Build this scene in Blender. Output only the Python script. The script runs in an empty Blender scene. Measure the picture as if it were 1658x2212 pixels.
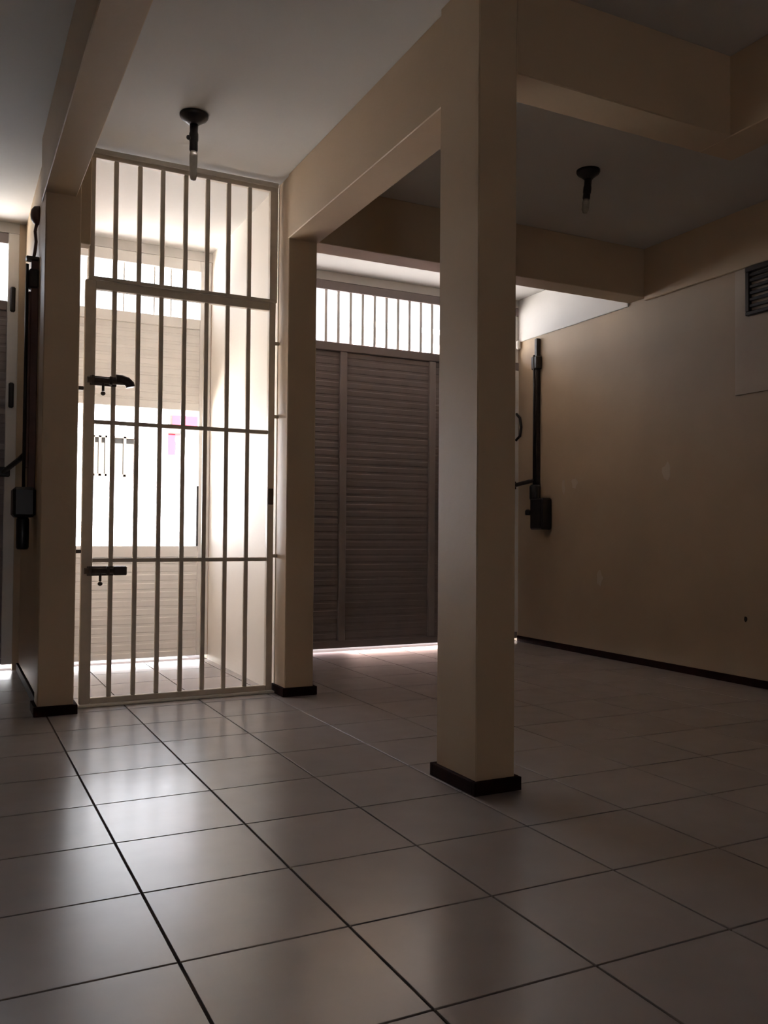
import bpy, bmesh, math, random
from mathutils import Vector, Matrix
random.seed(4)
C = bpy.context.scene.collection
S = 0.4            # one floor tile is 40 cm; all coordinates below are written in tiles

# ------------------------------------------------------------------ camera
cam_data = bpy.data.cameras.new('camera')
cam = bpy.data.objects.new('camera', cam_data); C.objects.link(cam)
r = Vector((0.89413813, -0.44772551, 0.00767342)); u = Vector((-0.01798858, -0.01879154, 0.99966159))
w = Vector((0.4474298, 0.89397357, 0.02485618))
M = Matrix.Identity(4)
for i in range(3):
    M[i][0], M[i][1], M[i][2] = r[i], u[i], -w[i]
M.translation = Vector((-0.15771886, -3.72832229, 2.30919875)) * S
cam.matrix_world = M
cam_data.sensor_fit = 'VERTICAL'; cam_data.sensor_height = 36.0
cam_data.lens = 1885.9037 / 2212 * 36.0
cam_data.clip_start = 0.05; cam_data.clip_end = 400
sc = bpy.context.scene; sc.camera = cam

# ------------------------------------------------------------------ light and exposure
world = bpy.data.worlds.new('overcast_sky'); sc.world = world; world.use_nodes = True
nt = world.node_tree; nt.nodes.clear()
wo = nt.nodes.new('ShaderNodeOutputWorld'); bg = nt.nodes.new('ShaderNodeBackground')
bg.inputs[0].default_value = (0.87, 0.91, 1.0, 1); bg.inputs[1].default_value = 3.1
nt.links.new(bg.outputs[0], wo.inputs[0])
sun_d = bpy.data.lights.new('sun', 'SUN'); sun_d.energy = 150.0; sun_d.angle = math.radians(4)
sun_d.color = (1.0, 0.975, 0.95)
sun = bpy.data.objects.new('sun', sun_d); C.objects.link(sun)
sun.rotation_euler = (math.radians(24), 0, math.radians(12))   # high, from behind the building
sc.view_settings.view_transform = 'Standard'; sc.view_settings.look = 'None'
sc.view_settings.exposure = 0.6; sc.view_settings.gamma = 1.0; sc.view_settings.use_curve_mapping = False
try:
    sc.cycles.diffuse_bounces = 7; sc.cycles.max_bounces = 12
except Exception:
    pass
for nm, x0, x1, z0, z1 in (('daylight_garage', 4.6, 11.0, 6.0, 7.3), ('daylight_entry', 1.4, 4.0, 0.0, 7.3), ('daylight_side', -1.1, 0.8, 6.0, 7.3), ('daylight_rear', -2.3, -1.0, 0.01, 5.0)):
    ld = bpy.data.lights.new(nm, 'AREA'); ld.shape = 'RECTANGLE'; ld.size = (x1-x0)*S; ld.size_y = (z1-z0)*S
    ld.cycles.is_portal = True
    lo = bpy.data.objects.new(nm, ld); C.objects.link(lo)
    lo.location = ((x0+x1)/2*S, 12.3*S, (z0+z1)/2*S); lo.rotation_euler = (math.radians(-90), 0, 0)
    if z0 == 0.01:
        lo.location.y = -18.3*S; lo.rotation_euler = (math.radians(90), 0, 0)

# ------------------------------------------------------------------ materials
def mat(name, col, rough=0.6, metal=0.0, var=0.0, vscale=3.0, bump=0.0, bscale=60.0, rnd=0.0, alt=None, spec=None, trans=0.0, coat=0.0, alpha=None, rvar=0.0):
    m = bpy.data.materials.new(name); m.use_nodes = True
    n = m.node_tree; b = n.nodes['Principled BSDF']
    b.inputs['Base Color'].default_value = (*col, 1); b.inputs['Roughness'].default_value = rough
    b.inputs['Metallic'].default_value = metal
    if spec is not None: b.inputs['Specular IOR Level'].default_value = spec
    if trans: b.inputs['Transmission Weight'].default_value = trans
    if coat: b.inputs['Coat Weight'].default_value = coat
    geo = n.nodes.new('ShaderNodeNewGeometry')
    if var:
        nz = n.nodes.new('ShaderNodeTexNoise'); nz.inputs['Scale'].default_value = vscale; nz.inputs['Detail'].default_value = 6
        n.links.new(geo.outputs['Position'], nz.inputs['Vector'])
        rp = n.nodes.new('ShaderNodeValToRGB'); rp.color_ramp.elements[0].position = 0.35; rp.color_ramp.elements[1].position = 0.68
        a = alt or tuple(c*(1-var) for c in col)
        rp.color_ramp.elements[0].color = (*a, 1); rp.color_ramp.elements[1].color = (*col, 1)
        n.links.new(nz.outputs['Fac'], rp.inputs['Fac'])
        out = rp.outputs['Color']
        if rnd:
            oi = n.nodes.new('ShaderNodeObjectInfo'); hs = n.nodes.new('ShaderNodeHueSaturation')
            mr = n.nodes.new('ShaderNodeMapRange'); mr.inputs['To Min'].default_value = 1-rnd; mr.inputs['To Max'].default_value = 1+rnd*0.5
            n.links.new(oi.outputs['Random'], mr.inputs['Value']); n.links.new(mr.outputs[0], hs.inputs['Value'])
            n.links.new(out, hs.inputs['Color']); out = hs.outputs['Color']
        n.links.new(out, b.inputs['Base Color'])
    if rvar:
        nr = n.nodes.new('ShaderNodeTexNoise'); nr.inputs['Scale'].default_value = 5.0; nr.inputs['Detail'].default_value = 5
        n.links.new(geo.outputs['Position'], nr.inputs['Vector'])
        mr2 = n.nodes.new('ShaderNodeMapRange'); mr2.inputs['To Min'].default_value = rough-rvar; mr2.inputs['To Max'].default_value = rough+rvar
        n.links.new(nr.outputs['Fac'], mr2.inputs['Value']); n.links.new(mr2.outputs[0], b.inputs['Roughness'])
    if bump:
        nb = n.nodes.new('ShaderNodeTexNoise'); nb.inputs['Scale'].default_value = bscale; nb.inputs['Detail'].default_value = 4
        n.links.new(geo.outputs['Position'], nb.inputs['Vector'])
        bp = n.nodes.new('ShaderNodeBump'); bp.inputs['Strength'].default_value = bump; bp.inputs['Distance'].default_value = 0.01
        n.links.new(nb.outputs['Fac'], bp.inputs['Height']); n.links.new(bp.outputs[0], b.inputs['Normal'])
    return m

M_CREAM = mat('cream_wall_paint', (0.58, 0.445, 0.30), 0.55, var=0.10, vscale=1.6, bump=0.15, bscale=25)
M_CREAM_SHADE = mat('cream_wall_paint_shaded', (0.45, 0.345, 0.235), 0.6, var=0.12, vscale=1.6, bump=0.15, bscale=25)  # darker copy of the cream paint; the wall's shade is in the colour
M_CREAM_LIT = mat('cream_wall_paint_lit', (0.84, 0.80, 0.73), 0.6, var=0.05, vscale=1.6, bump=0.15, bscale=25)  # paler copy of the cream paint, lightened to brighten the passage
M_PATCH = mat('grey_patch_paint', (0.50, 0.42, 0.33), 0.7, var=0.08, vscale=4, bump=0.2, bscale=25)
M_CEIL = mat('ceiling_paint', (0.63, 0.615, 0.59), 0.75, var=0.06, vscale=1.2, bump=0.1, bscale=20)
M_TILE = mat('floor_tile_glaze', (0.42, 0.37, 0.36), 0.25, spec=0.7, var=0.07, vscale=7, rnd=0.05, rvar=0.04, bump=0.02, bscale=9)
M_GROUT = mat('dark_grout', (0.10, 0.07, 0.055), 0.9, var=0.3, vscale=12)
M_SKIRT = mat('dark_brown_skirting', (0.026, 0.008, 0.006), 0.8, spec=0.08, var=0.3, vscale=14)
M_IRON = mat('cream_painted_iron', (0.62, 0.55, 0.46), 0.45, var=0.12, vscale=14)
M_SHEET = mat('grey_painted_sheet', (0.26, 0.215, 0.21), 0.42, var=0.10, vscale=6, rnd=0.05)
M_STILE = mat('lighter_grey_sheet', (0.34, 0.29, 0.28), 0.45, var=0.1, vscale=6)
M_SHEETL = mat('pale_painted_sheet', (0.83, 0.81, 0.78), 0.45, var=0.06, vscale=6, rnd=0.04)
M_DARK = mat('dark_oiled_metal', (0.035, 0.026, 0.022), 0.4, metal=0.3, var=0.4, vscale=20)
M_LATCH = mat('dark_worn_iron', (0.10, 0.075, 0.06), 0.45, metal=0.3, var=0.4, vscale=30)
M_BLACK = mat('black_plastic', (0.015, 0.012, 0.012), 0.35, var=0.2, vscale=20)
M_BULB = mat('cloudy_bulb_glass', (0.55, 0.52, 0.47), 0.25, var=0.1, vscale=30, trans=0.55)
M_BROWN = mat('brown_metal_rail', (0.13, 0.06, 0.045), 0.5, var=0.3, vscale=12)
M_MARBLE = mat('pale_stone_sill', (0.72, 0.67, 0.60), 0.3, var=0.12, vscale=12)
M_STREET = mat('pale_concrete_street', (0.42, 0.40, 0.38), 0.9, var=0.2, vscale=1.0)
M_ASPH = mat('asphalt', (0.14, 0.13, 0.13), 0.9, var=0.2, vscale=2.0)
M_HOUSE = mat('white_facade_paint', (0.46, 0.47, 0.50), 0.8, var=0.05, vscale=1)
M_HOUSE2 = mat('pink_facade_paint', (0.80, 0.55, 0.50), 0.8, var=0.05, vscale=1)
M_WIN = mat('tinted_window_glass', (0.034, 0.031, 0.026), 0.5, var=0.3, vscale=3)
M_FRAME = mat('ochre_window_frame', (0.060, 0.042, 0.026), 0.8, var=0.1, vscale=5)
M_RED = mat('red_sign_face', (0.22, 0.018, 0.030), 0.8, spec=0.1, var=0.1, vscale=4)
M_WHITE = mat('white_sign_face', (0.85, 0.83, 0.82), 0.5, var=0.05, vscale=4)
M_CABLE = mat('black_cable', (0.03, 0.03, 0.03), 0.6, var=0.2, vscale=9)

# ------------------------------------------------------------------ builders
_mesh_cache = {}
def link(name, me, m, parent, loc):
    """loc in tiles, world frame"""
    o = bpy.data.objects.new(name, me); C.objects.link(o)
    if not me.materials: me.materials.append(m)
    L = Vector(loc) * S
    if parent is not None:
        o.parent = parent
        p = parent; base = Vector((0, 0, 0))
        while p is not None:
            base += p.location; p = p.parent
        L = L - base
    o.location = L
    return o

def box(name, m, parent, x0, x1, y0, y1, z0, z1, bev=0.0, origin='base'):
    key = (round(x1-x0, 4), round(y1-y0, 4), round(z1-z0, 4), bev, m.name)
    me = _mesh_cache.get(key)
    if me is None:
        bm = bmesh.new(); bmesh.ops.create_cube(bm, size=1)
        for v in bm.verts:
            v.co.x *= (x1-x0)*S; v.co.y *= (y1-y0)*S; v.co.z = (v.co.z+0.5)*(z1-z0)*S
        if bev:
            bmesh.ops.bevel(bm, geom=bm.edges[:], offset=bev*S, segments=1, profile=0.5, affect='EDGES')
        me = bpy.data.meshes.new(name); bm.to_mesh(me); bm.free(); _mesh_cache[key] = me
    return link(name, me, m, parent, ((x0+x1)/2, (y0+y1)/2, z0))

def multibox(name, m, parent, boxes, bev=0.0, loc=None):
    """several boxes in one mesh; boxes in world tiles"""
    loc = loc or (boxes[0][0], boxes[0][2], boxes[0][4])
    bm = bmesh.new()
    for (x0, x1, y0, y1, z0, z1) in boxes:
        b2 = bmesh.new(); bmesh.ops.create_cube(b2, size=1)
        for v in b2.verts:
            v.co.x = (x0+(v.co.x+.5)*(x1-x0)-loc[0])*S; v.co.y = (y0+(v.co.y+.5)*(y1-y0)-loc[1])*S; v.co.z = (z0+(v.co.z+.5)*(z1-z0)-loc[2])*S
        if bev: bmesh.ops.bevel(b2, geom=b2.edges[:], offset=bev*S, segments=1, profile=0.5, affect='EDGES')
        tm = bpy.data.meshes.new('t'); b2.to_mesh(tm); b2.free(); bm.from_mesh(tm); bpy.data.meshes.remove(tm)
    me = bpy.data.meshes.new(name); bm.to_mesh(me); bm.free()
    return link(name, me, m, parent, loc)

def lathe(name, m, parent, loc, prof, seg=24, axis='Z', smooth=True, tilt=None):
    """prof: list of (radius, height) in tiles"""
    bm = bmesh.new(); rings = []
    for (rr, h) in prof:
        if rr <= 1e-6:
            rings.append([bm.verts.new((0, 0, h*S))])
        else:
            rings.append([bm.verts.new((rr*S*math.cos(2*math.pi*k/seg), rr*S*math.sin(2*math.pi*k/seg), h*S)) for k in range(seg)])
    for a, b in zip(rings, rings[1:]):
        for k in range(seg):
            k2 = (k+1) % seg
            if len(a) == 1 and len(b) == 1: continue
            if len(a) == 1: f = bm.faces.new((a[0], b[k2], b[k]))
            elif len(b) == 1: f = bm.faces.new((a[k], a[k2], b[0]))
            else: f = bm.faces.new((a[k], a[k2], b[k2], b[k]))
            f.smooth = smooth
    for rg, flip in ((rings[0], True), (rings[-1], False)):
        if len(rg) > 1: bm.faces.new(list(reversed(rg)) if flip else rg)
    bmesh.ops.recalc_face_normals(bm, faces=bm.faces[:])
    if axis == 'X': bm.transform(Matrix.Rotation(math.radians(90), 4, 'Y'))
    if axis == 'Y': bm.transform(Matrix.Rotation(math.radians(-90), 4, 'X'))
    if tilt: bm.transform(Matrix.Rotation(math.radians(tilt[0]), 4, 'X') @ Matrix.Rotation(math.radians(tilt[1]), 4, 'Y'))
    me = bpy.data.meshes.new(name); bm.to_mesh(me); bm.free()
    return link(name, me, m, parent, loc)

def tube(name, m, parent, pts, rad, seg=10):
    """a tube through points given in world tiles"""
    loc = pts[0]; bm = bmesh.new(); rings = []
    P = [Vector(p) for p in pts]
    for i, p in enumerate(P):
        d = (P[min(i+1, len(P)-1)] - P[max(i-1, 0)]).normalized()
        a = d.orthogonal().normalized() if i == 0 else (a - d*a.dot(d)).normalized()
        b = d.cross(a)
        rings.append([bm.verts.new(((p - P[0]) + (a*math.cos(2*math.pi*k/seg) + b*math.sin(2*math.pi*k/seg))*rad)*S) for k in range(seg)])
    for ra, rb in zip(rings, rings[1:]):
        for k in range(seg):
            f = bm.faces.new((ra[k], ra[(k+1) % seg], rb[(k+1) % seg], rb[k])); f.smooth = True
    bm.faces.new(list(reversed(rings[0]))); bm.faces.new(rings[-1])
    bmesh.ops.recalc_face_normals(bm, faces=bm.faces[:])
    me = bpy.data.meshes.new(name); bm.to_mesh(me); bm.free()
    return link(name, me, m, parent, loc)

def thing(name, label, cat, loc, group=None):
    o = bpy.data.objects.new(name, None); C.objects.link(o); o.location = Vector(loc)*S
    o.empty_display_size = 0.1
    o['label'] = label; o['category'] = cat
    if group: o['group'] = group
    return o

def struct(o, label=None):
    o['kind'] = 'structure'
    if label: o['label'] = label
    return o

CZ = 7.45      # ceiling height
# ------------------------------------------------------------------ shell of the room
floor = struct(box('floor', M_GROUT, None, -7.4, 11.3, -18.3, 12.35, -0.4, -0.012), 'pale square tile floor with dark joints')
tb = 0.0085
for i in range(-4, 11):
    for j in range(-4, 12):
        box('tile', M_TILE, floor, i+tb, i+1-tb, j+tb, j+1-tb, -0.03, 0.0, bev=0.002)
st = []
for i in range(-4, 11):
    for j in range(-18, -4):
        st.append((i+tb, i+1-tb, j+tb, j+1-tb, -0.03, 0.0))
for i in range(-7, -4):
    for j in range(-18, 12):
        st.append((i+tb, i+1-tb, j+tb, j+1-tb, -0.03, 0.0))
o = multibox('tile', M_TILE, floor, st); o['kind'] = 'stuff'
struct(box('ceiling', M_CEIL, None, -7.4, 11.3, -18.3, 12.35, CZ, CZ+0.4), 'flat off-white plaster ceiling')
wall_r = struct(box('wall_right', M_CREAM_SHADE, None, 11.0, 11.3, -18.3, 12.0, 0, CZ), 'long cream wall with patched holes')
struct(box('wall_left', M_CREAM, None, -7.3, -7.0, -18.3, 12.0, 0, CZ), 'cream side wall')
struct(multibox('wall_back', M_CREAM, None, [(-7.3, -2.3, -18.3, -18.0, 0, CZ), (-2.3, -1.0, -18.3, -18.0, 5.0, CZ), (-1.0, 11.3, -18.3, -18.0, 0, CZ)]), 'cream rear wall with an added opening for fill light')  # opening behind the camera is unseen, added to let fill light in
# street front: piers and lintel around three openings
struct(multibox('wall_front', M_CREAM, None, [(-7.3, -1.07, 12.0, 12.35, 0, CZ), (0.85, 1.28, 12.0, 12.35, 0, CZ), (4.14, 4.6, 12.0, 12.35, 0, CZ),
        (11.0, 11.3, 12.0, 12.35, 0, CZ)]), 'cream street wall with three gate openings')
struct(multibox('lintel', M_CEIL, None, [(-1.07, 0.85, 12.0, 12.35, 7.28, CZ), (1.28, 4.14, 12.0, 12.35, 7.28, CZ), (4.6, 11.0, 12.0, 12.35, 7.28, CZ)]),
        'off-white lintel strip above the street gates')
struct(box('shade_block_upper', M_CREAM, None, 4.6, 11.3, 4.0, 12.35, CZ+0.4, 44.0), 'unseen block added above the garage bay to shade the street')  # out of view; added to keep sun off the street by the garage
struct(box('shade_slab', M_CREAM, None, 4.4, 11.6, 12.35, 18.0, 9.3, 9.6), 'unseen slab added above the garage gate, street side, to shade the bay')  # added out of view to block steep sky light at the garage gate
struct(box('wall_side_bay', M_CREAM, None, 0.95, 1.10, 8.4, 12.0, 0, CZ), 'cream partition face on the narrow bay side')
struct(box('wall_passage_left', M_CREAM_LIT, None, 1.10, 1.28, 8.4, 12.0, 0, CZ), 'pale partition face on the latch side of the entry passage')
struct(box('wall_passage_right', M_CREAM_LIT, None, 4.14, 4.52, 8.4, 12.0, 0, CZ), 'cream partition between entry passage and garage bay')
def patch(y, z, ry, rz, m, seed):
    rnd = random.Random(seed); bm = bmesh.new(); n = 14
    rr = [1+rnd.uniform(-.25, .25) for _ in range(n)]
    a = [bm.verts.new((0, ry*rr[k]*math.cos(6.2832*k/n)*S, rz*rr[k]*math.sin(6.2832*k/n)*S)) for k in range(n)]
    b = [bm.verts.new((-0.006*S, 0.9*v.co.y, 0.9*v.co.z)) for v in a]
    for k in range(n): bm.faces.new((a[k], a[(k+1) % n], b[(k+1) % n], b[k]))
    bm.faces.new(b); bmesh.ops.recalc_face_normals(bm, faces=bm.faces[:])
    me = bpy.data.meshes.new('plaster_patch_or_hole'); bm.to_mesh(me); bm.free()
    o = link('plaster_patch_or_hole', me, m, wall_r, (11.0, y, z)); return o
patch(10.1, 3.34, 0.10, 0.10, M_PATCH, 1); patch(10.45, 3.28, 0.05, 0.14, M_PATCH, 5); patch(7.62, 3.42, 0.09, 0.16, M_PATCH, 2)
patch(9.35, 1.50, 0.09, 0.14, M_PATCH, 3); patch(5.95, 1.02, 0.03, 0.05, M_DARK, 4)  # dark disc is a small wall hole, its inner shade put in as colour
# base boards
bh = 0.12
struct(box('baseboard_right', M_SKIRT, None, 10.965, 11.0, -18.0, 12.0, 0.0, bh, bev=0.006), 'dark brown baseboard')
struct(box('baseboard_left', M_SKIRT, None, 0.91, 0.95, 8.4, 12.0, 0.0, bh, bev=0.006), 'dark brown baseboard')
struct(box('baseboard_back', M_SKIRT, None, -1.0, 11.0, -18.0, -17.965, 0.0, bh, bev=0.006), 'dark brown baseboard')

def column(x0, x1, y0, y1, label):
    c = struct(box('column', M_CREAM, None, x0, x1, y0, y1, 0, CZ, bev=0.012), label)
    t = 0.045
    multibox('skirting', M_SKIRT, c, [(x0-t, x1+t, y0-t, y0, 0, bh), (x0-t, x0, y0, y1, 0, bh), (x1, x1+t, y0, y1, 0, bh), (x0-t, x1+t, y1, y1+t, 0, bh)], bev=0.004)
    return c
column(4.075, 4.49, 2.87, 3.57, 'tall cream rectangular column standing alone on the tiled floor')
column(4.15, 4.58, 7.97, 8.40, 'cream column beside the barred gate, under the long beam')
column(0.89, 1.32, 7.97, 8.40, 'cream column at the latch side of the barred gate')

BZ = 6.52
def beam(label, *b):
    return struct(box('beam', M_CREAM, None, *b, bev=0.01), label)
beam('cream ceiling beam joining the lone column and the gate column', 4.13, 4.60, 3.58, 7.97, BZ, CZ)
beam('cream ceiling beam over the column at the latch side', 0.87, 1.26, -18.0, 8.4, 6.60, CZ)
beam('cream ceiling beam crossing the garage bay from the lone column', 4.49, 7.25, 2.87, 3.32, BZ+0.06, CZ)
beam('cream ceiling beam running back above the open floor', 7.25, 7.75, -18.0, 3.32, BZ+0.06, CZ)
beam('cream ceiling beam crossing the garage bay beside the gate column', 4.58, 11.0, 8.10, 8.55, BZ+0.06, CZ)
beam('cream edge beam along the long wall', 10.93, 11.0, -18.0, 8.10, BZ, CZ)
struct(box('beam', M_CEIL, None, 10.97, 11.0, 8.55, 12.0, BZ, CZ, bev=0.01), 'off-white edge beam over the garage end of the long wall')
struct(box('wall_lintel', M_CREAM, None, 1.32, 1.46, 8.10, 8.30, 6.05, CZ, bev=0.01), 'cream plaster return above the gate post')
struct(box('trim_1', M_MARBLE, None, 1.36, 4.12, 8.27, 8.45, 0.0, 0.03, bev=0.008), 'pale stone threshold under the barred gate')
struct(box('trim_2', M_PATCH, None, 10.975, 11.0, 3.5, 6.12, 4.54, BZ, bev=0.004), 'grey repainted panel high on the long wall')

# ------------------------------------------------------------------ barred gate
GY = 8.36
g = thing('barred_gate', 'tall cream iron barred gate closing the bright entry passage', 'gate', (2.8, GY, 0.04))
h = 0.045
box('stile', M_IRON, g, 1.43, 1.57, GY-h, GY+h, 0.04, 5.655, bev=0.008)
box('stile', M_IRON, g, 3.985, 4.08, GY-h, GY+h, 0.04, 5.655, bev=0.008)
box('rail', M_IRON, g, 1.57, 3.985, GY-h, GY+h, 5.54, 5.655, bev=0.008)
box('rail', M_IRON, g, 1.57, 3.985, GY-h, GY+h, 0.04, 0.115, bev=0.008)
for z in (3.74, 1.90):
    box('crossbar', M_IRON, g, 1.57, 3.985, GY-0.025, GY+0.025, z, z+0.055, bev=0.006)
BX = [1.81, 2.125, 2.435, 2.755, 3.065, 3.37, 3.68]
for x in BX:
    box('bar', M_IRON, g, x-0.030, x+0.030, GY-0.024, GY+0.024, 0.115, 5.54, bev=0.006)
for z in (5.05, 1.95, 3.98):
    p = box('hinge', M_IRON, g, 4.08, 4.15, GY-0.02, GY+0.02, z, z+0.05, bev=0.006)
for z in (4.18, 2.02):
    box('strike_lug', M_LATCH, g, 1.34, 1.43, GY-0.02, GY+0.02, z, z+0.05, bev=0.006)
box('lock_plate', M_LATCH, g, 3.995, 4.07, GY-h-0.012, GY-h, 2.72, 2.95, bev=0.004)
GT = 0
tg = thing('transom_grille', 'fixed barred grille filling the space above the entry gate', 'grille', (2.8, GY, 5.7))
box('frame_side', M_IRON, tg, 1.47, 1.54, GY-h, GY+h, 5.71, 7.30, bev=0.006)
box('frame_side', M_IRON, tg, 3.985, 4.10, GY-h, GY+h, 5.71, 7.30, bev=0.006)
box('frame_bottom', M_IRON, tg, 1.47, 4.10, GY-h, GY+h, 5.665, 5.71, bev=0.006)
box('frame_top', M_IRON, tg, 1.47, 4.10, GY-h, GY+h, 7.30, 7.41, bev=0.012)
box('cover_strip', M_MARBLE, tg, 1.50, 4.10, GY-h-0.03, GY-h, 7.35, 7.42, bev=0.008)
for x in BX:
    box('bar', M_IRON, tg, x-0.030, x+0.030, GY-0.024, GY+0.024, 5.71, 7.30, bev=0.006)

def latch(z, label, rounded):
    y = GY-h-0.056
    t = thing('bolt_latch', label, 'latch', (1.75, y, z), 'sliding bolts of the barred gate')
    box('back_plate', M_LATCH, t, 1.50, 1.84, y+0.02, y+0.05, z-0.065, z+0.060, bev=0.006)
    tube('bolt_rod', M_LATCH, t, [(1.46, y, z), (1.97, y, z)], 0.040, 12)
    for x in (1.53, 1.76):
        box('keeper', M_LATCH, t, x-0.02, x+0.02, y-0.045, y+0.03, z-0.055, z+0.06, bev=0.006)
    tube('handle', M_LATCH, t, [(1.665, y, z-0.02), (1.665, y, z-0.14)], 0.018, 8)
    lathe('handle_knob', M_LATCH, t, (1.665, y, z-0.17), [(0, -0.03), (0.025, -0.02), (0.033, 0.0), (0.025, 0.02), (0, 0.03)], 12)
    if rounded:
        me = tube('end_guard', M_DARK, t, [(1.83, y, z+0.035), (1.90, y, z+0.035), (1.97, y, z+0.015), (2.01, y, z-0.02), (2.02, y, z-0.06)], 0.062, 12)
    else:
        box('end_guard', M_DARK, t, 1.83, 2.00, y-0.05, y+0.04, z-0.06, z+0.06, bev=0.012)
    return t
latch(4.31, 'dark sliding bolt with curved end guard, higher on the barred gate', True)
latch(1.79, 'dark sliding bolt with square end guard, lower on the barred gate', False)

# ------------------------------------------------------------------ street gates
def slats(m, parent, x0, x1, y, z0, z1, pitch=0.15):
    """shallow ribbed sheet strips, one object each"""
    n = max(1, round((z1-z0)/pitch)); p = (z1-z0)/n
    key = ('slat', round(x1-x0, 3), round(p, 4), m.name)
    me = _mesh_cache.get(key)
    if me is None:
        prof = [(-0.010, 0.0), (-0.010, 0.25*p), (-0.018, 0.32*p), (-0.018, 0.90*p), (-0.010, 1.0*p), (0.008, 1.0*p), (0.008, 0.0)]
        bm = bmesh.new(); L = (x1-x0)/2*S
        a = [bm.verts.new((-L, py*S, pz*S)) for py, pz in prof]; b = [bm.verts.new((L, py*S, pz*S)) for py, pz in prof]
        for k in range(len(prof)):
            k2 = (k+1) % len(prof); bm.faces.new((a[k], a[k2], b[k2], b[k]))
        bm.faces.new(list(reversed(a))); bm.faces.new(b); bmesh.ops.recalc_face_normals(bm, faces=bm.faces[:])
        me = bpy.data.meshes.new('slat'); bm.to_mesh(me); bm.free(); _mesh_cache[key] = me
    for k in range(n):
        link('slat', me, m, parent, ((x0+x1)/2, y, z0+k*p))

YG = 12.06
gg = thing('garage_gate', 'wide grey slatted garage gate with a row of upright bars on top', 'gate', (7.8, YG, 0.10))
X0, X1 = 4.61, 10.99
box('rail', M_SHEET, gg, X0, X1, YG-0.06, YG+0.05, 7.10, 7.28, bev=0.012)
box('rail', M_SHEET, gg, X0, X1, YG-0.07, YG+0.05, 5.90, 6.07, bev=0.012)
box('rail', M_SHEET, gg, X0, X1, YG-0.04, YG+0.05, 0.06, 0.20, bev=0.010)
STX = [4.62, 4.82, 6.73, 8.75, 10.77]
for x in (6.73, 8.75):
    box('stile', M_STILE, gg, x, x+0.15, YG-0.065, YG+0.05, 0.20, 5.90, bev=0.010)
for xa, xb in ((X0, X0+0.12), (X1-0.14, X1)):
    box('jamb_post', M_SHEETL, gg, xa, xb, YG-0.07, YG+0.05, 0.20, 5.90, bev=0.010)
    box('jamb_post', M_SHEETL, gg, xa, xb, YG-0.05, YG+0.05, 6.07, 7.10, bev=0.010)
for xa, xb in ((X0+0.12, 6.73), (6.88, 8.75), (8.90, X1-0.14)):
    slats(M_SHEET, gg, xa, xb, YG, 0.20, 5.90, 0.15)
k = -6
while 6.43+0.266*k < X1-0.2:
    x = 6.43+0.266*k; k += 1
    if x < X0+0.2: continue
    box('bar', M_SHEETL, gg, x-0.030, x+0.030, YG-0.02, YG+0.02, 6.07, 7.10, bev=0.006)  # pale colour stands in for flare around the bars
box('hinge', M_SHEETL, gg, 10.90, 11.0, YG-0.14, YG-0.07, 6.36, 6.55, bev=0.02)
tube('pull_handle', M_DARK, gg, [(10.93, YG-0.06, 4.95), (10.95, YG-0.16, 4.85), (10.97, YG-0.18, 4.65), (10.95, YG-0.16, 4.45), (10.90, YG-0.08, 4.36)], 0.028, 10)

eg = thing('entry_street_gate', 'pale slatted street gate with an open hatch, beyond the barred gate', 'gate', (2.7, YG, 0.12))
EX0, EX1 = 1.29, 4.13
for xa, xb in ((EX0, EX0+0.25), (EX1-0.20, EX1)):
    box('stile', M_SHEETL, eg, xa, xb, YG-0.05, YG+0.05, 0.08, 7.28, bev=0.008)
for z0, z1 in ((7.08, 7.28), (6.02, 6.20), (4.52, 4.66), (1.86, 2.06), (0.08, 0.18)):
    box('rail', M_SHEETL, eg, EX0+0.25, EX1-0.20, YG-0.05, YG+0.05, z0, z1, bev=0.008)
slats(M_SHEETL, eg, EX0+0.25, EX1-0.20, YG, 4.66, 6.02, 0.15)
slats(M_SHEETL, eg, EX0+0.25, EX1-0.20, YG, 0.18, 1.86, 0.15)
for x in (1.95, 2.57, 3.10, 3.40):
    box('bar', M_SHEETL, eg, x-0.012, x+0.012, YG-0.012, YG+0.012, 6.20, 7.08, bev=0.003)
box('hatch_stop', M_DARK, eg, EX1-0.24, EX1-0.205, YG-0.10, YG-0.05, 2.06, 3.15, bev=0.006)

sg = thing('side_bay_gate', 'grey street gate of the narrow bay with a bright upper opening', 'gate', (-0.4, YG, 0.10))
SX0, SX1 = -1.06, 0.85
for xa, xb in ((SX0, SX0+0.15), (0.68, SX1)):
    box('stile', M_SHEETL, sg, xa, xb, YG-0.06, YG+0.05, 0.10, 7.28, bev=0.010)
for z0, z1 in ((7.10, 7.28), (5.98, 6.14), (0.10, 0.20)):
    box('rail', M_SHEET, sg, SX0+0.15, 0.68, YG-0.05, YG+0.05, z0, z1, bev=0.010)
for xa, xb in ((SX0+0.15, -0.30), (-0.15, 0.68)):
    slats(M_SHEET, sg, xa, xb, YG, 0.20, 5.98, 0.15)
box('stile', M_SHEET, sg, -0.30, -0.15, YG-0.065, YG+0.05, 0.20, 5.98, bev=0.01)
x = -0.62
while x < 0.45:
    box('bar', M_SHEET, sg, x-0.026, x+0.026, YG-0.02, YG+0.02, 6.14, 7.10, bev=0.006); x += 0.33
for z in (5.95, 4.35):
    box('hinge', M_DARK, sg, 0.72, 0.80, YG-0.13, YG-0.06, z, z+0.42, bev=0.02)

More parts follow.
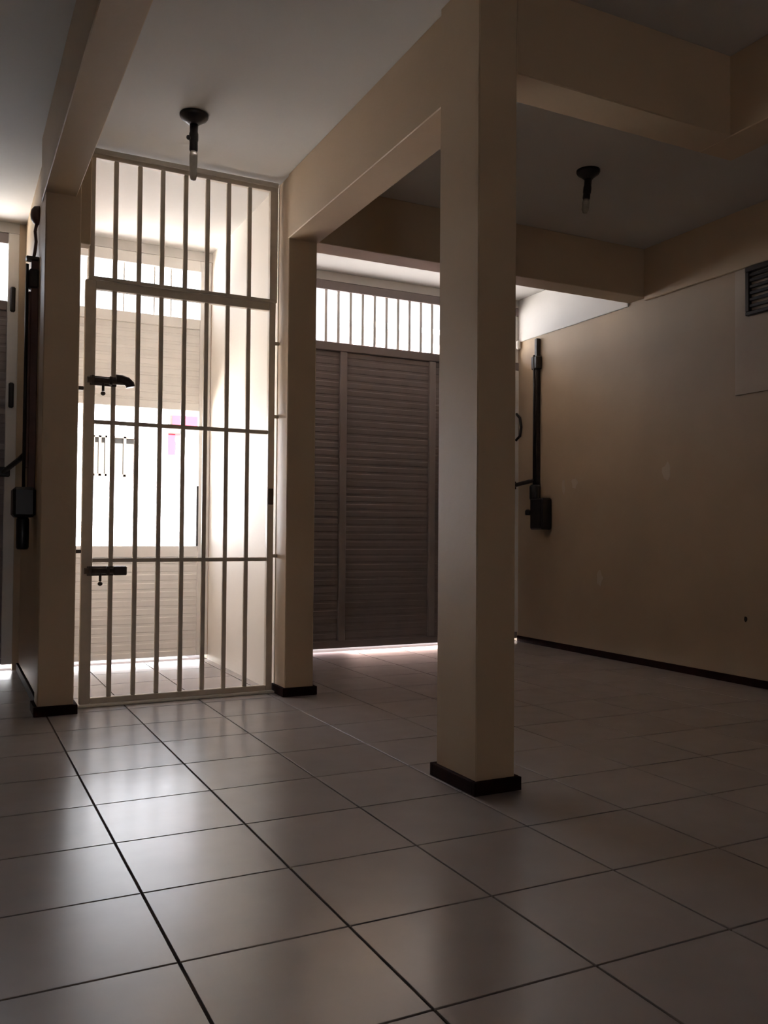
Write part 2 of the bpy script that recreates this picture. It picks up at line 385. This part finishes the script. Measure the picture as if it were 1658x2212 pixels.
# ------------------------------------------------------------------ gate openers on the walls
def opener(face, y, zt, zb, s, label, m_rail):
    """s = -1: fixed to a wall whose face looks to -x"""
    t = thing('gate_opener', label, 'gate opener', (face, y, zb))
    def bx(nm, m, d0, d1, y0, y1, z0, z1, bev=0.01, par=None):
        return box(nm, m, par or t, face-d1, face-d0, y0, y1, z0, z1, bev=bev)
    bx('guide_rail', m_rail, 0.0, 0.10, y-0.045, y+0.045, zb+0.55, zt)
    return t, bx
t, bx = opener(11.0, 11.27, 6.46, 2.41, -1, 'dark vertical gate opener on the long wall beside the garage gate', M_DARK)
bx('rail_clamp', M_DARK, 0.0, 0.15, 11.17, 11.37, 5.80, 6.08, 0.02)
tube('lead_screw', M_BLACK, t, [(10.86, 11.27, 3.0), (10.86, 11.27, 6.1)], 0.022, 8)
lathe('motor', M_BLACK, t, (10.88, 11.25, 3.04), [(0.0, 0), (0.10, 0.0), (0.115, 0.03), (0.115, 0.28), (0.09, 0.32), (0, 0.32)], 20)
bx('gearbox', M_BLACK, 0.0, 0.26, 10.82, 11.25, 2.42, 3.07, 0.03)
lathe('release_knob', M_BLACK, t, (10.72, 11.28, 2.72), [(0, 0), (0.05, 0.0), (0.06, 0.03), (0.06, 0.09), (0.03, 0.12), (0, 0.12)], 14, tilt=(0, 0))
tube('arm', M_DARK, t, [(10.88, 11.27, 3.46), (10.80, 11.45, 3.42), (10.74, 11.70, 3.38), (10.74, 11.91, 3.36)], 0.045, 10)
box('arm_bracket', M_DARK, t, 10.66, 10.86, 11.88, 11.975, 3.29, 3.46, bev=0.015)

t, bx = opener(0.95, 9.55, 6.15, 2.0, -1, 'brown vertical gate opener on the partition of the narrow bay', M_BROWN)
bx('rail_clamp', M_DARK, 0.0, 0.13, 9.46, 9.64, 5.75, 6.02, 0.02)
tube('lead_screw', M_DARK, t, [(0.80, 9.55, 2.9), (0.80, 9.55, 6.1)], 0.022, 8)
bx('lead_cover', M_BROWN, 0.10, 0.13, 9.50, 9.60, 3.2, 5.7, 0.006)
bx('gearbox', M_BLACK, 0.0, 0.30, 9.30, 9.75, 2.50, 2.92, 0.04)
lathe('motor', M_BLACK, t, (0.80, 9.55, 2.05), [(0.0, 0), (0.07, 0.0), (0.085, 0.03), (0.085, 0.42), (0.07, 0.45), (0, 0.45)], 20)
tube('arm', M_DARK, t, [(0.84, 9.55, 3.42), (0.80, 10.3, 3.38), (0.72, 11.2, 3.32), (0.66, 11.91, 3.28)], 0.04, 10)
box('arm_bracket', M_DARK, t, 0.52, 0.76, 11.88, 11.975, 3.2, 3.36, bev=0.015)
box('end_plate', M_DARK, t, 0.78, 0.95, 9.47, 9.63, 6.15, 6.20, bev=0.01)

# round cover and cable high on that partition
cv = thing('junction_cover', 'round dark cover high on the partition with a hanging cable', 'junction box', (0.95, 9.6, 6.8))
lathe('cover', M_BROWN, cv, (0.95, 9.6, 6.83), [(0.0, -0.12), (0.07, -0.11), (0.12, -0.07), (0.135, 0.0)], 24, axis='X')
tube('cable', M_BROWN, cv, [(0.92, 9.6, 6.72), (0.90, 9.62, 6.6), (0.915, 9.60, 6.45), (0.90, 9.58, 6.3), (0.88, 9.56, 6.18)], 0.022, 8)

# ------------------------------------------------------------------ ceiling lamps
def lamp(x, y, rdisc, label, stem, bulb, tilt, m_bulb):
    t = thing('ceiling_lamp', label, 'lamp', (x, y, CZ), 'bare bulb holders on the ceiling')
    lathe('ceiling_rose', M_BLACK, t, (x, y, CZ), [(rdisc, 0.0), (rdisc*1.0, -0.025), (rdisc*0.92, -0.05), (rdisc*0.5, -0.10), (0.06, -0.125), (0, -0.125)], 32)
    lathe('lamp_holder', M_BLACK, t, (x, y, CZ-0.12), [(0.052, 0.0), (0.05, -0.10), (0.056, -0.12), (0.056, -0.20), (0.050, -0.22), (0.052, -stem+0.02), (0.045, -stem), (0, -stem)], 20, tilt=tilt)
    dx = -math.tan(math.radians(tilt[1]))*stem; dy = math.tan(math.radians(tilt[0]))*stem
    b = lathe('bulb', m_bulb, t, (x+dx, y+dy, CZ-0.12-stem), [(0.042, 0.0), (0.050, -0.05), (0.049, -0.15), (0.043, -bulb+0.05), (0.032, -bulb+0.01), (0, -bulb)], 20, tilt=tilt)
    return t
t = lamp(2.475, 6.84, 0.175, 'black ceiling lamp holder with long bulb in front of the barred gate', 0.34, 0.36, (0, 0), M_BULB)
lathe('pull_switch', M_BLACK, t, (2.40, 6.80, 7.135), [(0, -0.03), (0.022, -0.02), (0.028, 0), (0.022, 0.02), (0, 0.03)], 10)
tube('switch_stub', M_BLACK, t, [(2.475, 6.84, 7.135), (2.40, 6.80, 7.135)], 0.013, 6)
lamp(7.84, 5.90, 0.165, 'black ceiling lamp holder over the garage bay, hanging slightly crooked', 0.30, 0.20, (0, 7), M_BULB)

# small vent high on the long wall
v = thing('wall_vent', 'small dark louvred vent high on the long wall', 'vent', (10.97, 5.3, 5.75))
for (y0, y1, z0, z1) in ((4.75, 5.86, 6.42, 6.50), (4.75, 5.86, 5.74, 5.80), (5.79, 5.86, 5.80, 6.42), (4.75, 4.82, 5.80, 6.42)):
    box('vent_frame', M_DARK, v, 10.90, 10.975, y0, y1, z0, z1, bev=0.008)
for z in (5.86, 5.96, 6.06, 6.16, 6.26, 6.34):
    box('slat', M_BLACK if z != 6.16 else M_DARK, v, 10.915, 10.965, 4.82, 5.79, z, z+0.05, bev=0.006)

# ------------------------------------------------------------------ what the gates let through
struct(box('street', M_STREET, None, -40, 4.3, 12.35, 32.0, -0.45, -0.25), 'sunlit pale pavement outside the entry gates')
struct(box('dark_ground', M_ASPH, None, 4.3, 60, 12.35, 32.0, -0.45, -0.26), 'dark asphalt ground added outside the garage gate to cut bounced light')  # made dark to weaken light bounced up into the garage bay
def window(parent, x0, x1, z0, z1, y):
    multibox('window_frame', M_FRAME, parent, [(x0, x1, y-0.12, y, z0, z0+0.08), (x0, x1, y-0.12, y, z1-0.08, z1), (x0, x0+0.08, y-0.12, y, z0, z1), (x1-0.08, x1, y-0.12, y, z0, z1), ((x0+x1)/2-0.05, (x0+x1)/2+0.05, y-0.12, y, z0, z1)])
    box('pane', M_WIN, parent, x0+0.08, x1-0.08, y-0.03, y-0.005, z0+0.08, z1-0.08)
hs = thing('white_house', 'overexposed white house across the street with small framed windows', 'house', (6, 32, -0.25))
box('facade', M_HOUSE, hs, -6, 9.5, 32, 36, -0.25, 8.6)
box('roof_edge', M_HOUSE, hs, -6.2, 9.7, 31.7, 36, 8.6, 8.9, bev=0.03)
window(hs, 4.90, 5.45, 4.5, 6.1, 32)
window(hs, 5.65, 6.60, 4.5, 6.1, 32)
window(hs, 1.6, 2.6, 4.5, 6.1, 32)
for k in range(9):
    box('door_panel', M_HOUSE, hs, 6.9+k*0.3, 7.18+k*0.3, 31.94, 32.0, -0.2, 4.2, bev=0.02)
ph = thing('pink_house', 'pale pink house across the street seen through the garage gate bars', 'house', (22, 34, -0.25))
box('facade', M_HOUSE2, ph, 17.0, 30, 34, 40, -0.25, 12.2)
box('roof_edge', M_HOUSE, ph, 16.9, 30.1, 33.8, 40, 12.2, 12.5, bev=0.03)
for x in (18.5, 21.5, 24.5):
    window(ph, x, x+1.4, 8.5, 10.6, 34)
sgn = thing('shop_sign', 'faded red and white sign on the white house', 'sign', (8.5, 31.9, 6.6))
box('sign_board', M_RED, sgn, 7.95, 9.10, 31.80, 31.86, 6.60, 7.08, bev=0.02)
box('wall_bracket', M_DARK, sgn, 7.86, 7.95, 31.7, 31.98, 6.62, 7.05, bev=0.01)
bn = thing('red_banner', 'narrow red banner hanging below the sign on the white house', 'banner', (8.0, 31.9, 5.5))
box('cloth', M_RED, bn, 7.82, 8.10, 31.80, 31.83, 5.45, 6.30)
box('pale_cloth', mat('pink_cloth', (0.25, 0.035, 0.045), 0.8, var=0.1), bn, 8.12, 8.42, 31.80, 31.83, 5.60, 6.28)
box('rod', M_DARK, bn, 7.80, 8.45, 31.78, 31.86, 6.30, 6.34)
tube('utility_cable', M_CABLE, None, [(-30+k*3.0, 18.0, 8.9+0.0012*((k-11)*3.0)**2) for k in range(0, 24)], 0.03, 6)
uc = bpy.data.objects['utility_cable']; uc['label'] = 'thin dark cable strung along the street above the gates'; uc['category'] = 'cable'
